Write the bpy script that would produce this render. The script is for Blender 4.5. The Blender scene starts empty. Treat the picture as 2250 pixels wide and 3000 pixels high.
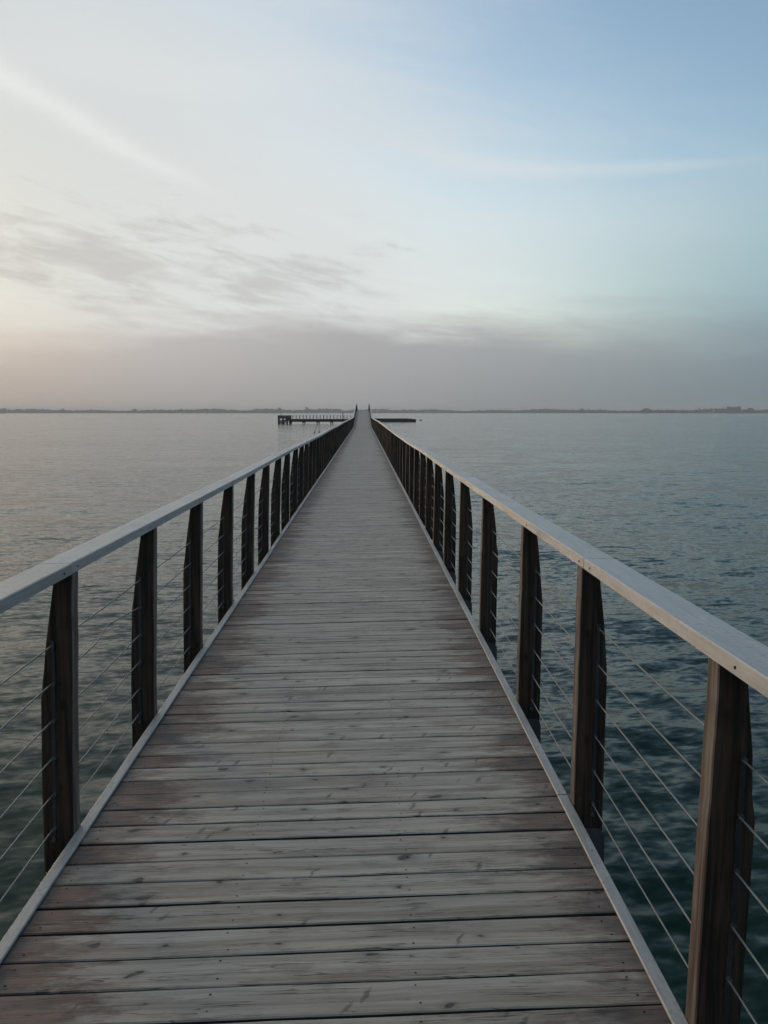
import bpy, bmesh, math, random
import numpy as np
from mathutils import Vector, Matrix

random.seed(7)
rng = np.random.default_rng(11)
R = math.radians
scene = bpy.context.scene
COL = scene.collection

# ------------------------------------------------------------------ camera
# metres: deck surface z = 0, pier runs along +Y, water lies at z = WATER
WATER = -1.9
cam_d = bpy.data.cameras.new('camera')
cam_d.sensor_fit = 'VERTICAL'
cam_d.sensor_height = 24.0
cam_d.sensor_width = 18.0
cam_d.lens = 24.0 * 2450.0 / 3000.0
cam_d.clip_start = 0.05
cam_d.clip_end = 30000.0
cam = bpy.data.objects.new('camera', cam_d)
COL.objects.link(cam)
cam.location = (0.152, 0.0, 1.745)
cam.rotation_euler = (R(90 - 6.8), 0, R(-1.38))
scene.camera = cam

# ------------------------------------------------------------------ node helpers
class G:
    """small helper round a node tree"""
    def __init__(self, nt):
        self.nt = nt
    def n(self, t, **kw):
        nd = self.nt.nodes.new(t)
        for k, v in kw.items():
            setattr(nd, k, v)
        return nd
    def put(self, sock, v):
        if isinstance(v, bpy.types.NodeSocket):
            self.nt.links.new(v, sock)
        elif v is not None:
            sock.default_value = v
    def m(self, op, a, b=None, c=None, clamp=False):
        nd = self.n('ShaderNodeMath', operation=op)
        nd.use_clamp = clamp
        for i, v in enumerate((a, b, c)):
            self.put(nd.inputs[i], v)
        return nd.outputs[0]
    def add(self, a, b): return self.m('ADD', a, b)
    def sub(self, a, b): return self.m('SUBTRACT', a, b)
    def mul(self, a, b): return self.m('MULTIPLY', a, b)
    def sm(self, x, lo, hi):
        nd = self.n('ShaderNodeMapRange', interpolation_type='SMOOTHSTEP')
        self.put(nd.inputs['Value'], x)
        self.put(nd.inputs['From Min'], lo); self.put(nd.inputs['From Max'], hi)
        return nd.outputs[0]
    def rng(self, x, lo, hi, a, b):
        nd = self.n('ShaderNodeMapRange')
        self.put(nd.inputs['Value'], x)
        for k, v in zip(('From Min', 'From Max', 'To Min', 'To Max'), (lo, hi, a, b)):
            self.put(nd.inputs[k], v)
        return nd.outputs[0]
    def v(self, op, a, b=None, s=None):
        nd = self.n('ShaderNodeVectorMath', operation=op)
        self.put(nd.inputs[0], a)
        if b is not None: self.put(nd.inputs[1], b)
        if s is not None: self.put(nd.inputs['Scale'], s)
        return nd.outputs['Value'] if op in ('DOT_PRODUCT', 'LENGTH') else nd.outputs[0]
    def xyz(self, a):
        nd = self.n('ShaderNodeSeparateXYZ'); self.put(nd.inputs[0], a); return nd.outputs
    def vec(self, x, y, z):
        nd = self.n('ShaderNodeCombineXYZ')
        for i, q in enumerate((x, y, z)): self.put(nd.inputs[i], q)
        return nd.outputs[0]
    def mix(self, f, a, b, blend='MIX'):
        nd = self.n('ShaderNodeMix', data_type='RGBA', blend_type=blend)
        self.put(nd.inputs[0], f); self.put(nd.inputs[6], a); self.put(nd.inputs[7], b)
        return nd.outputs[2]
    def noise(self, vec, scale=1.0, detail=3.0, rough=0.5, dist=0.0, col=False, lac=2.0):
        nd = self.n('ShaderNodeTexNoise')
        self.put(nd.inputs['Vector'], vec); self.put(nd.inputs['Scale'], scale)
        nd.inputs['Detail'].default_value = detail
        nd.inputs['Roughness'].default_value = rough
        nd.inputs['Distortion'].default_value = dist
        nd.inputs['Lacunarity'].default_value = lac
        return nd.outputs['Color' if col else 'Fac']
    def ramp(self, x, stops, interp='LINEAR'):
        nd = self.n('ShaderNodeValToRGB')
        cr = nd.color_ramp; cr.interpolation = interp
        while len(cr.elements) < len(stops): cr.elements.new(0.5)
        for e, (p, c) in zip(cr.elements, stops):
            e.position = p; e.color = (c[0], c[1], c[2], 1)
        self.put(nd.inputs[0], x)
        return nd.outputs[0]

def srgb(r, g, b):
    f = lambda c: c / 12.92 if c <= 0.04045 else ((c + 0.055) / 1.055) ** 2.4
    return (f(r / 255), f(g / 255), f(b / 255), 1)

# ------------------------------------------------------------------ sky and sun
SUN_AZ, SUN_EL = -38.0, 7.0        # degrees from +Y (minus = left), above the horizon
world = bpy.data.worlds.new('World')
scene.world = world
world.cycles.sampling_method = 'MANUAL'
world.cycles.sample_map_resolution = 512
world.use_nodes = True
wt = world.node_tree
wt.nodes.clear()
g = G(wt)
sky = g.n('ShaderNodeTexSky', sky_type='NISHITA')
sky.sun_disc = False
sky.sun_elevation = R(SUN_EL)
sky.sun_rotation = R(SUN_AZ)
sky.air_density = 1.0; sky.dust_density = 1.2; sky.ozone_density = 1.6
dirv = g.v('NORMALIZE', g.n('ShaderNodeTexCoord').outputs['Generated'])
dx, dy, dz = g.xyz(dirv)[:3]
el = g.mul(g.m('ARCSINE', dz), 57.2958)
az = g.mul(g.m('ARCTAN2', dx, dy), 57.2958)
SD = (math.sin(R(SUN_AZ)) * math.cos(R(SUN_EL)), math.cos(R(SUN_AZ)) * math.cos(R(SUN_EL)), math.sin(R(SUN_EL)))
ang = g.mul(g.m('ARCCOSINE', g.m('MINIMUM', g.v('DOT_PRODUCT', dirv, SD), 0.99999)), 57.2958)
angn = g.m('DIVIDE', ang, 180.0)
SKY_STRENGTH = 0.25         # halved again by the background strength
base = g.v('SCALE', sky.outputs[0], s=SKY_STRENGTH)
# cloud-plane coordinates: the sky sheet seen in perspective
den = g.add(g.m('MAXIMUM', dz, 0.0), 0.10)
pu = g.m('DIVIDE', dx, den); pv = g.m('DIVIDE', dy, den)
plane = g.vec(pu, pv, 0.0)
# thin high veil, thick towards the sunset side, thinning to the right and overhead
vn = g.noise(g.vec(g.mul(pu, 0.55), g.mul(pv, 0.35), 3.1), 1.0, 4, 0.5, 0.4)
vq = g.add(g.mul(dx, 57.3), g.mul(g.sub(g.m('MINIMUM', el, 24.0), 10.0), 1.15))
vq = g.add(vq, g.mul(g.sub(vn, 0.5), -36.0))
ci = g.noise(g.vec(g.add(g.mul(az, 0.075), g.mul(el, 0.10)), g.add(g.mul(el, 0.30), g.mul(az, 0.035)), 4.4), 1.0, 7, 0.62, 0.6)
vq = g.add(vq, g.mul(g.sub(ci, 0.5), -26.0))
veil = g.sub(1.0, g.sm(vq, -8.0, 32.0))
veil_a = g.ramp(angn, [(0.05, (0.74, 0.72, 0.65)), (0.12, (0.715, 0.725, 0.705)), (0.19, (0.72, 0.745, 0.742)), (0.28, (0.70, 0.735, 0.74)),
                       (0.40, (0.61, 0.64, 0.645)), (0.60, (0.42, 0.45, 0.47)), (1.0, (0.20, 0.24, 0.28))])
veil_c = g.mix(g.sm(el, 11.0, 26.0), veil_a, g.mix(1.0, veil_a, (0.90, 0.94, 0.985, 1), 'MULTIPLY'))
c = g.mix(g.mul(veil, 0.975), base, veil_c)
# long cirrus streaks
sn = g.noise(g.vec(g.mul(az, 0.07), g.mul(el, 0.25), 7.7), 1.0, 5, 0.6, 0.3)
def streak(az0, el0, az1, el1, w, amp, curve=0.0, wob=2.2):
    """soft band along a line in azimuth / elevation"""
    L = math.hypot(az1 - az0, el1 - el0); tx, ty = (az1 - az0) / L, (el1 - el0) / L
    a = g.sub(az, az0); e = g.sub(el, el0)
    t = g.add(g.mul(a, tx / L), g.mul(e, ty / L))
    dd = g.add(g.mul(a, -ty), g.mul(e, tx))
    dd = g.add(dd, g.mul(g.mul(t, g.sub(1.0, t)), curve))
    dd = g.add(dd, g.mul(g.sub(sn, 0.5), w * wob))
    wv = g.rng(t, 0.0, 1.0, w * 1.7, w * 0.55)
    band = g.m('EXPONENT', g.mul(g.m('POWER', g.m('DIVIDE', dd, wv), 2.0), -1.0))
    ends = g.mul(g.sm(t, -0.25, 0.35), g.sub(1.0, g.sm(t, 0.70, 1.12)))
    return g.mul(g.mul(band, ends), amp)
st = g.add(g.add(streak(-29, 23.0, -9.6, 14.0, 0.58, 0.78, 2.4, 2.2), streak(4.0, 16.2, 25, 14.9, 0.42, 0.26, 1.6)),
           g.add(streak(-26, 20.5, -2, 21.0, 1.7, 0.22), streak(6.0, 13.0, 26, 11.0, 1.6, 0.16)))
c = g.mix(g.m('MINIMUM', st, 1.0), c, g.mix(0.9, veil_a, (0.825, 0.835, 0.825, 1)))
# thin low haze away from the sunset
h2 = g.mul(g.mul(g.sub(1.0, g.sm(el, 5.0, 18.0)), g.sm(ang, 42.0, 64.0)), 0.92)
c = g.mix(h2, c, g.ramp(angn, [(0.25, (0.48, 0.58, 0.60)), (0.38, (0.255, 0.405, 0.475)), (0.6, (0.22, 0.30, 0.36)), (1.0, (0.15, 0.19, 0.24))]))
# broken grey cloud patches low on the sunset side
PSEED = 21.4
pn = g.noise(g.vec(g.add(g.mul(az, 0.26), g.mul(el, 0.22)), g.add(g.mul(el, 1.05), g.mul(az, 0.13)), PSEED), 1.0, 9, 0.64, 0.3)
pn2 = g.noise(g.vec(g.mul(az, 0.045), g.mul(el, 0.13), 5.0), 1.0, 2, 0.5)
pband = g.sub(el, g.rng(az, -25.0, 3.0, 9.0, 8.2))
pmask = g.mul(g.m('EXPONENT', g.mul(g.m('POWER', g.m('DIVIDE', pband, 3.7), 2.0), -1.0)), g.mul(g.sub(1.0, g.sm(az, -6.0, 9.0)), g.sm(az, -75.0, -40.0)))
pthr = g.add(g.add(g.mul(pn, 0.85), g.mul(pn2, 0.40)), g.mul(g.sub(pmask, 1.0), 0.30))
patch = g.mul(g.sm(pthr, 0.49, 0.76), 0.66)
grey_c = g.ramp(angn, [(0.05, (0.56, 0.53, 0.48)), (0.14, (0.53, 0.52, 0.50)), (0.22, (0.50, 0.51, 0.515)), (0.35, (0.40, 0.42, 0.43)), (1.0, (0.10, 0.13, 0.17))])
c = g.mix(patch, c, grey_c)
# low stratus bank and haze over the horizon
bn = g.noise(g.vec(g.add(g.mul(az, 0.11), g.mul(el, 0.10)), g.add(g.mul(el, 0.62), g.mul(az, 0.02)), 1.3), 1.0, 9, 0.62, 0.25)
lefty = g.sm(az, -11.0, -27.0)
righty = g.sm(az, 6.0, 20.0)
edge = g.add(6.0, g.mul(g.sub(bn, 0.5), g.rng(lefty, 0.0, 1.0, 4.2, 2.0)))
edge = g.sub(edge, g.mul(lefty, 0.8))
bank = g.sub(1.0, g.sm(el, g.sub(g.sub(edge, g.mul(righty, 1.8)), g.rng(lefty, 0.0, 1.0, 1.7, 3.2)), g.add(g.add(edge, g.rng(lefty, 0.0, 1.0, 1.0, 2.6)), g.mul(righty, 1.5))))
bank = g.mul(bank, g.rng(az, -2.0, 22.0, 0.985, 0.96))
bank_lo = g.ramp(angn, [(0.04, (0.50, 0.42, 0.34)), (0.09, (0.445, 0.37, 0.32)), (0.14, (0.395, 0.365, 0.345)), (0.21, (0.338, 0.333, 0.338)),
                        (0.28, (0.24, 0.265, 0.275)), (0.37, (0.150, 0.205, 0.232)), (0.6, (0.13, 0.17, 0.20)), (1.0, (0.09, 0.115, 0.145))])
bank_hi = g.ramp(angn, [(0.04, (0.75, 0.68, 0.57)), (0.09, (0.69, 0.60, 0.52)), (0.14, (0.555, 0.53, 0.515)), (0.21, (0.43, 0.427, 0.43)),
                        (0.28, (0.37, 0.395, 0.408)), (0.37, (0.232, 0.312, 0.345)), (0.6, (0.18, 0.22, 0.26)), (1.0, (0.12, 0.14, 0.18))])
bank_c = g.mix(g.sm(el, -1.0, 6.5), bank_lo, bank_hi)
c = g.mix(bank, c, bank_c)
bg = g.n('ShaderNodeBackground')
g.put(bg.inputs[0], c); bg.inputs[1].default_value = 0.5
wo = g.n('ShaderNodeOutputWorld')
wt.links.new(bg.outputs[0], wo.inputs[0])

sun_d = bpy.data.lights.new('sun', 'SUN')
sun_d.energy = 0.55
sun_d.angle = R(14)
sun_d.color = (1.0, 0.76, 0.52)
sun = bpy.data.objects.new('sun', sun_d)
COL.objects.link(sun)
sun.rotation_euler = Vector(SD).to_track_quat('Z', 'Y').to_euler()
sun.location = (-20, 30, 30)

vs = scene.view_settings
vs.view_transform = 'Standard'; vs.look = 'None'; vs.exposure = 1.0; vs.gamma = 1.0
vs.use_curve_mapping = False
scene.render.engine = 'CYCLES'
scene.cycles.use_denoising = True
scene.cycles.use_adaptive_sampling = True
scene.cycles.adaptive_threshold = 0.013
scene.cycles.adaptive_min_samples = 16
scene.cycles.max_bounces = 6
scene.cycles.volume_bounces = 0

# ------------------------------------------------------------------ object helpers
def tag(o, label=None, cat=None, group=None, kind=None):
    if label: o['label'] = label
    if cat: o['category'] = cat
    if group: o['group'] = group
    if kind: o['kind'] = kind
    return o
def link(name, data, parent=None, loc=(0, 0, 0), rot=(0, 0, 0)):
    o = bpy.data.objects.new(name, data)
    COL.objects.link(o)
    o.parent = parent
    o.location = loc; o.rotation_euler = rot
    return o
def empty(name, loc=(0, 0, 0)):
    o = link(name, None, None, loc)
    o.empty_display_size = 0.2
    return o
def mesh(name, verts, faces, mats, smooth=False, fm=None):
    me = bpy.data.meshes.new(name)
    me.from_pydata([tuple(v) for v in verts], [], faces)
    for m_ in (mats if isinstance(mats, (list, tuple)) else [mats]):
        me.materials.append(m_)
    if fm: me.polygons.foreach_set('material_index', fm)
    if smooth: me.polygons.foreach_set('use_smooth', [True] * len(me.polygons))
    me.update()
    return me
class MB:
    """collects simple solids for one mesh"""
    def __init__(self): self.v = []; self.f = []; self.m = []
    def add(self, verts, faces, mi=0):
        b = len(self.v)
        self.v += [tuple(q) for q in verts]
        self.f += [tuple(b + i for i in fc) for fc in faces]
        self.m += [mi] * len(faces)
    def box(self, x0, x1, y0, y1, z0, z1, mi=0):
        self.add([(x0, y0, z0), (x1, y0, z0), (x1, y1, z0), (x0, y1, z0), (x0, y0, z1), (x1, y0, z1), (x1, y1, z1), (x0, y1, z1)],
                 [(0, 3, 2, 1), (4, 5, 6, 7), (0, 1, 5, 4), (1, 2, 6, 5), (2, 3, 7, 6), (3, 0, 4, 7)], mi)
    def tube(self, pts, r, n=8, mi=0, cap=True):
        rings = []
        pts = [Vector(p) for p in pts]
        rr = r if isinstance(r, (list, tuple)) else [r] * len(pts)
        for i, p in enumerate(pts):
            t = (pts[min(i + 1, len(pts) - 1)] - pts[max(i - 1, 0)]).normalized()
            a = t.cross(Vector((0, 0, 1)) if abs(t.z) < 0.9 else Vector((1, 0, 0))).normalized()
            b = t.cross(a)
            rings.append([p + (a * math.cos(2 * math.pi * k / n) + b * math.sin(2 * math.pi * k / n)) * rr[i] for k in range(n)])
        vs_ = [q for rg in rings for q in rg]
        fs = []
        for i in range(len(pts) - 1):
            for k in range(n):
                fs.append((i * n + k, i * n + (k + 1) % n, (i + 1) * n + (k + 1) % n, (i + 1) * n + k))
        if cap:
            fs.append(tuple(range(n))[::-1]); fs.append(tuple((len(pts) - 1) * n + k for k in range(n)))
        self.add(vs_, fs, mi)
    def build(self, name, mats, parent=None, smooth=False, loc=(0, 0, 0)):
        return link(name, mesh(name, self.v, self.f, mats, smooth, self.m), parent, loc)

def new_mat(name):
    m_ = bpy.data.materials.new(name); m_.use_nodes = True
    nt = m_.node_tree
    b = nt.nodes['Principled BSDF']
    return m_, G(nt), b
def bump(g, b, h, strength=0.3, dist=0.01):
    nd = g.n('ShaderNodeBump')
    nd.inputs['Strength'].default_value = strength
    nd.inputs['Distance'].default_value = dist
    g.put(nd.inputs['Height'], h)
    g.nt.links.new(nd.outputs[0], b.inputs['Normal'])

# ------------------------------------------------------------------ materials
def mat_plank():
    m_, g, b = new_mat('weathered_plank')
    o = g.n('ShaderNodeTexCoord').outputs['Object']
    at = g.n('ShaderNodeAttribute'); at.attribute_name = 'rnd'
    seed = g.add(g.n('ShaderNodeObjectInfo').outputs['Random'], at.outputs['Fac'])
    x, y, z = g.xyz(o)[:3]
    s7 = g.mul(seed, 91.7)
    # fine grain along the board, bent by a slow wander
    wander = g.noise(g.vec(g.mul(x, 1.3), g.mul(y, 5.0), s7), 1.0, 2, 0.5)
    gy = g.add(y, g.mul(wander, 0.05))
    grain = g.noise(g.vec(g.mul(x, 2.2), g.mul(gy, 95.0), s7), 1.0, 5, 0.62)
    broad = g.noise(g.vec(g.mul(x, 0.9), g.mul(gy, 22.0), g.add(s7, 4.0)), 1.0, 4, 0.55)
    blot = g.noise(g.vec(g.mul(x, 4.2), g.mul(y, 13.0), g.add(s7, 9.0)), 1.0, 7, 0.70)
    tone = g.noise(g.vec(g.mul(seed, 517.0), 0.0, 0.0), 1.0, 0, 0.5)
    col = g.mix(g.sm(broad, 0.30, 0.70), (0.275, 0.229, 0.184, 1), (0.455, 0.395, 0.328, 1))
    col = g.mix(g.mul(g.sm(grain, 0.46, 0.66), 0.26), col, (0.130, 0.108, 0.090, 1))
    col = g.mix(g.mul(g.sm(blot, 0.50, 0.66), 0.48), col, (0.135, 0.110, 0.088, 1))
    k = g.rng(tone, 0.25, 0.75, 0.86, 1.12)
    col = g.mix(1.0, col, g.vec(k, k, k), 'MULTIPLY')
    # unworn, stained board ends (reddish, with dark mould), worse on the left
    ax = g.m('ABSOLUTE', x)
    side = g.rng(x, -0.2, 0.2, 0.15, 0.02)
    en = g.noise(g.vec(g.mul(x, 5.5), g.mul(y, 16.0), g.add(s7, 2.0)), 1.0, 6, 0.70)
    en2 = g.noise(g.vec(g.mul(seed, 311.0), g.sm(x, -0.1, 0.1), 0.0), 1.0, 0, 0.5)
    ev = g.add(g.add(g.add(ax, side), g.mul(g.sub(en, 0.5), 0.80)), g.mul(g.sub(en2, 0.5), 0.42))
    endm = g.sm(ev, 0.78, 1.04)
    stain = g.mix(g.sm(g.noise(g.vec(g.mul(x, 6.0), g.mul(y, 16.0), g.add(s7, 6.0)), 1.0, 4, 0.6), 0.42, 0.62),
                  (0.118, 0.064, 0.050, 1), (0.046, 0.033, 0.028, 1))
    col = g.mix(g.mul(endm, g.rng(x, -0.2, 0.2, 0.86, 0.72)), col, stain)
    # knots
    wx = g.noise(g.vec(g.mul(x, 14.0), g.mul(y, 30.0), s7), 1.0, 2, 0.5)
    kv = g.vec(g.add(g.add(g.mul(x, 2.9), g.mul(seed, 533.0)), g.mul(wx, 0.20)), g.add(g.add(g.mul(y, 5.2), g.mul(wx, 0.25)), g.mul(seed, 377.0)), 0.0)
    vo = g.n('ShaderNodeTexVoronoi', voronoi_dimensions='2D'); g.put(vo.inputs['Vector'], kv); vo.inputs['Scale'].default_value = 1.0
    rsel = g.xyz(vo.outputs['Color'])[0]
    rad = g.rng(rsel, 0.40, 1.0, 0.012, 0.085)
    kd = vo.outputs['Distance']
    knot = g.mul(g.sub(1.0, g.sm(kd, g.mul(rad, 0.55), g.add(rad, 0.015))), g.sm(rsel, 0.40, 0.44))
    halo = g.mul(g.sub(1.0, g.sm(kd, rad, g.add(g.mul(rad, 2.6), 0.05))), g.mul(g.sm(rsel, 0.40, 0.44), 0.42))
    col = g.mix(halo, col, (0.13, 0.105, 0.085, 1))
    col = g.mix(g.mul(knot, 0.85), col, (0.030, 0.025, 0.022, 1))
    # short spike knots lying across the grain
    th = R(62)
    su = g.add(g.mul(x, math.cos(th)), g.mul(y, math.sin(th))); sv = g.sub(g.mul(y, math.cos(th)), g.mul(x, math.sin(th)))
    vs2 = g.n('ShaderNodeTexVoronoi', voronoi_dimensions='2D'); vs2.inputs['Scale'].default_value = 1.0
    g.put(vs2.inputs['Vector'], g.vec(g.add(g.add(g.mul(su, 9.0), g.mul(seed, 271.0)), g.mul(wx, 0.5)), g.add(g.add(g.mul(sv, 34.0), g.mul(seed, 617.0)), g.mul(wx, 1.2)), 0.0))
    spk = g.mul(g.sub(1.0, g.sm(vs2.outputs['Distance'], 0.14, 0.42)), g.sm(g.xyz(vs2.outputs['Color'])[1], 0.955, 0.965))
    col = g.mix(g.mul(spk, 0.62), col, (0.060, 0.050, 0.042, 1))
    # drying cracks
    cr = g.noise(g.vec(g.mul(x, 1.7), g.mul(gy, 48.0), g.add(s7, 13.0)), 1.0, 2, 0.5)
    crk = g.mul(g.sub(1.0, g.sm(g.m('ABSOLUTE', g.sub(cr, 0.5)), 0.0, 0.011)), g.sm(blot, 0.44, 0.54))
    col = g.mix(g.mul(crk, 0.8), col, (0.03, 0.026, 0.022, 1))
    g.put(b.inputs['Base Color'], col)
    g.put(b.inputs['Roughness'], g.rng(grain, 0.3, 0.7, 0.50, 0.68))
    b.inputs['Specular IOR Level'].default_value = 0.42
    h = g.sub(g.mul(grain, 0.8), g.add(g.mul(crk, 1.2), g.mul(knot, 0.5)))
    bump(g, b, h, 0.8, 0.004)
    return m_
def mat_post(name, c0, c1, rough=0.75, spec=0.25):
    m_, g, b = new_mat(name)
    o = g.n('ShaderNodeTexCoord').outputs['Object']
    x, y, z = g.xyz(o)[:3]
    s = g.mul(g.n('ShaderNodeObjectInfo').outputs['Random'], 73.0)
    gr = g.noise(g.vec(g.mul(g.add(x, y), 55.0), g.mul(z, 1.8), s), 1.0, 5, 0.6, 0.3)
    bl = g.noise(g.vec(g.mul(x, 6), g.mul(z, 5.0), g.add(s, g.mul(y, 6))), 1.0, 4, 0.6)
    col = g.mix(g.sm(gr, 0.34, 0.68), c0, c1)
    col = g.mix(g.mul(g.sm(bl, 0.50, 0.72), 0.6), col, c0)
    vo = g.n('ShaderNodeTexVoronoi')
    g.put(vo.inputs['Vector'], g.vec(g.mul(g.add(x, y), 11.0), g.add(g.mul(z, 5.0), s), s))
    vo.inputs['Scale'].default_value = 1.0
    kn = g.sub(1.0, g.sm(vo.outputs['Distance'], 0.08, 0.17))
    col = g.mix(g.mul(kn, 0.7), col, tuple(0.45 * q for q in c0[:3]) + (1,))
    g.put(b.inputs['Base Color'], col)
    b.inputs['Roughness'].default_value = rough
    b.inputs['Specular IOR Level'].default_value = spec
    bump(g, b, gr, 0.5, 0.004)
    return m_
def mat_metal(name, c0, c1, metallic, rough, sc=3.0):
    m_, g, b = new_mat(name)
    o = g.n('ShaderNodeTexCoord').outputs['Object']
    s = g.mul(g.n('ShaderNodeObjectInfo').outputs['Random'], 37.0)
    p = g.v('ADD', o, g.vec(s, 0.0, 0.0))
    n1 = g.noise(p, sc, 5, 0.6)
    x, y, z = g.xyz(p)[:3]
    n2 = g.noise(g.vec(g.mul(x, 90.0), g.mul(y, 3.0), g.mul(z, 60.0)), 1.0, 3, 0.6)
    g.put(b.inputs['Base Color'], g.mix(g.sm(g.add(g.mul(n1, 0.7), g.mul(n2, 0.3)), 0.35, 0.65), c0, c1))
    b.inputs['Metallic'].default_value = metallic
    g.put(b.inputs['Roughness'], g.rng(n1, 0.3, 0.7, rough - 0.06, rough + 0.10))
    bump(g, b, n2, 0.08, 0.002)
    return m_
def mat_rail(name, c0, c1, metallic, rough):
    m_, g, b = new_mat(name)
    o = g.n('ShaderNodeTexCoord').outputs['Object']
    s = g.mul(g.n('ShaderNodeObjectInfo').outputs['Random'], 37.0)
    p = g.v('ADD', o, g.vec(s, 0.0, 0.0))
    x, y, z = g.xyz(p)[:3]
    n1 = g.noise(p, 4.0, 6, 0.65)
    n2 = g.noise(g.vec(g.mul(x, 90.0), g.mul(y, 4.0), g.mul(z, 60.0)), 1.0, 4, 0.6)
    n3 = g.noise(p, 42.0, 4, 0.7)
    col = g.mix(g.sm(g.add(g.mul(n1, 0.6), g.mul(n2, 0.4)), 0.36, 0.64), c0, c1)
    k = g.rng(g.n('ShaderNodeObjectInfo').outputs['Random'], 0.0, 1.0, 0.90, 1.08)
    col = g.mix(1.0, col, g.vec(k, k, k), 'MULTIPLY')
    grime = g.mul(g.sm(n3, 0.50, 0.66), g.sm(n1, 0.46, 0.62))
    col = g.mix(g.mul(grime, 0.34), col, (0.13, 0.115, 0.095, 1))
    vo = g.n('ShaderNodeTexVoronoi'); g.put(vo.inputs['Vector'], g.v('ADD', p, g.v('SCALE', g.vec(n3, n1, n3), s=0.05))); vo.inputs['Scale'].default_value = 7.0
    drop = g.mul(g.sub(1.0, g.sm(vo.outputs['Distance'], 0.05, 0.11)), g.sm(g.xyz(vo.outputs['Color'])[0], 0.82, 0.84))
    col = g.mix(g.mul(drop, 0.7), col, (0.10, 0.09, 0.08, 1))
    g.put(b.inputs['Base Color'], col)
    b.inputs['Metallic'].default_value = metallic
    g.put(b.inputs['Roughness'], g.add(g.rng(n1, 0.3, 0.7, rough - 0.08, rough + 0.14), g.mul(grime, 0.2)))
    bump(g, b, g.add(n2, g.mul(n3, 0.6)), 0.16, 0.002)
    return m_
def mat_plain(name, c0, c1, rough=0.85, sc=2.0, spec=0.2):
    m_, g, b = new_mat(name)
    o = g.n('ShaderNodeTexCoord').outputs['Object']
    n1 = g.noise(o, sc, 5, 0.6)
    g.put(b.inputs['Base Color'], g.mix(g.sm(n1, 0.35, 0.65), c0, c1))
    b.inputs['Roughness'].default_value = rough
    b.inputs['Specular IOR Level'].default_value = spec
    return m_
def mat_water():
    m_, g, b = new_mat('lagoon_water')
    geo = g.n('ShaderNodeNewGeometry')
    x, y, z = g.xyz(geo.outputs['Position'])[:3]
    # rotate so that crests lie slightly oblique to the pier
    ca, sa = math.cos(R(-9)), math.sin(R(-9))
    u = g.sub(g.mul(x, ca), g.mul(y, sa)); w = g.add(g.mul(x, sa), g.mul(y, ca))
    gust = g.noise(g.vec(g.mul(u, 0.016), g.mul(w, 0.035), 0.0), 1.0, 3, 0.55)
    gust = g.rng(gust, 0.3, 0.7, 0.62, 1.30)
    slopes = None
    for i, (su, sw, amp, det) in enumerate(((0.13, 0.30, 0.20, 1), (0.60, 1.40, 0.42, 1), (2.4, 5.4, 0.50, 1), (7.0, 14.0, 0.44, 1))):
        nc = g.noise(g.vec(g.mul(u, su), g.mul(w, sw), 3.7 * i + 0.4), 1.0, det, 0.5, 0.0, col=True)
        q = g.v('SCALE', g.v('SUBTRACT', nc, (0.5, 0.5, 0.5)), s=amp)
        slopes = q if slopes is None else g.v('ADD', slopes, q)
    slopes = g.v('SCALE', g.v('MULTIPLY', slopes, (0.62, 1.0, 0.0)), s=gust)
    nrm = g.v('NORMALIZE', g.v('ADD', geo.outputs['Normal'], slopes))
    g.nt.links.new(nrm, b.inputs['Normal'])
    b.inputs['Base Color'].default_value = (0.0050, 0.0220, 0.0118, 1)
    b.inputs['Roughness'].default_value = 0.10
    b.inputs['IOR'].default_value = 1.333
    b.inputs['Specular IOR Level'].default_value = 0.19
    return m_

M_PLANK = mat_plank()
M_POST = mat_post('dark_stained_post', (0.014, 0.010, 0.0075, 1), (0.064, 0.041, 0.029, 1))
M_EDGE = mat_post('pale_post_edge', (0.075, 0.050, 0.036, 1), (0.215, 0.170, 0.135, 1), 0.7)  # inner faces of the posts, paler than the other faces
M_SIDE = mat_plain('gap_shade_side', (0.022, 0.019, 0.016, 1), (0.050, 0.042, 0.035, 1), 0.9, 8.0)  # shade of the gaps between boards put into the side colour
M_BEAM = mat_post('tarred_beam', (0.010, 0.009, 0.008, 1), (0.030, 0.026, 0.023, 1))
M_RAIL = mat_rail('grey_handrail_metal', (0.33, 0.317, 0.30, 1), (0.45, 0.436, 0.413, 1), 0.30, 0.42)
M_STRIP = mat_rail('edge_strip_metal', (0.30, 0.285, 0.265, 1), (0.42, 0.40, 0.375, 1), 0.20, 0.50)
M_CABLE = mat_metal('steel_cable', (0.16, 0.16, 0.156, 1), (0.24, 0.24, 0.235, 1), 0.2, 0.6)
M_GUIDE = mat_metal('dull_guide_bar', (0.028, 0.025, 0.024, 1), (0.052, 0.047, 0.045, 1), 0.25, 0.45)
M_SCREW = mat_plain('dark_screw', (0.012, 0.011, 0.010, 1), (0.03, 0.027, 0.024, 1))
M_GALV = mat_metal('galvanised_bracket', (0.055, 0.057, 0.058, 1), (0.10, 0.102, 0.104, 1), 0.3, 0.6)
M_WATER = mat_water()
M_LEAF = mat_plain('far_foliage', (0.035, 0.050, 0.030, 1), (0.07, 0.085, 0.05, 1), 0.9, 0.05)
M_BARK = mat_plain('far_bark', (0.05, 0.04, 0.03, 1), (0.08, 0.065, 0.05, 1), 0.9, 1.0)
M_LAND = mat_plain('far_shore_ground', (0.028, 0.030, 0.022, 1), (0.05, 0.048, 0.036, 1), 0.95, 0.02)
M_WALL = mat_plain('far_plaster', (0.040, 0.045, 0.050, 1), (0.055, 0.061, 0.066, 1), 0.9, 0.2)
M_ROOF = mat_plain('far_roof', (0.06, 0.055, 0.05, 1), (0.09, 0.08, 0.075, 1), 0.9, 0.4)
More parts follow.
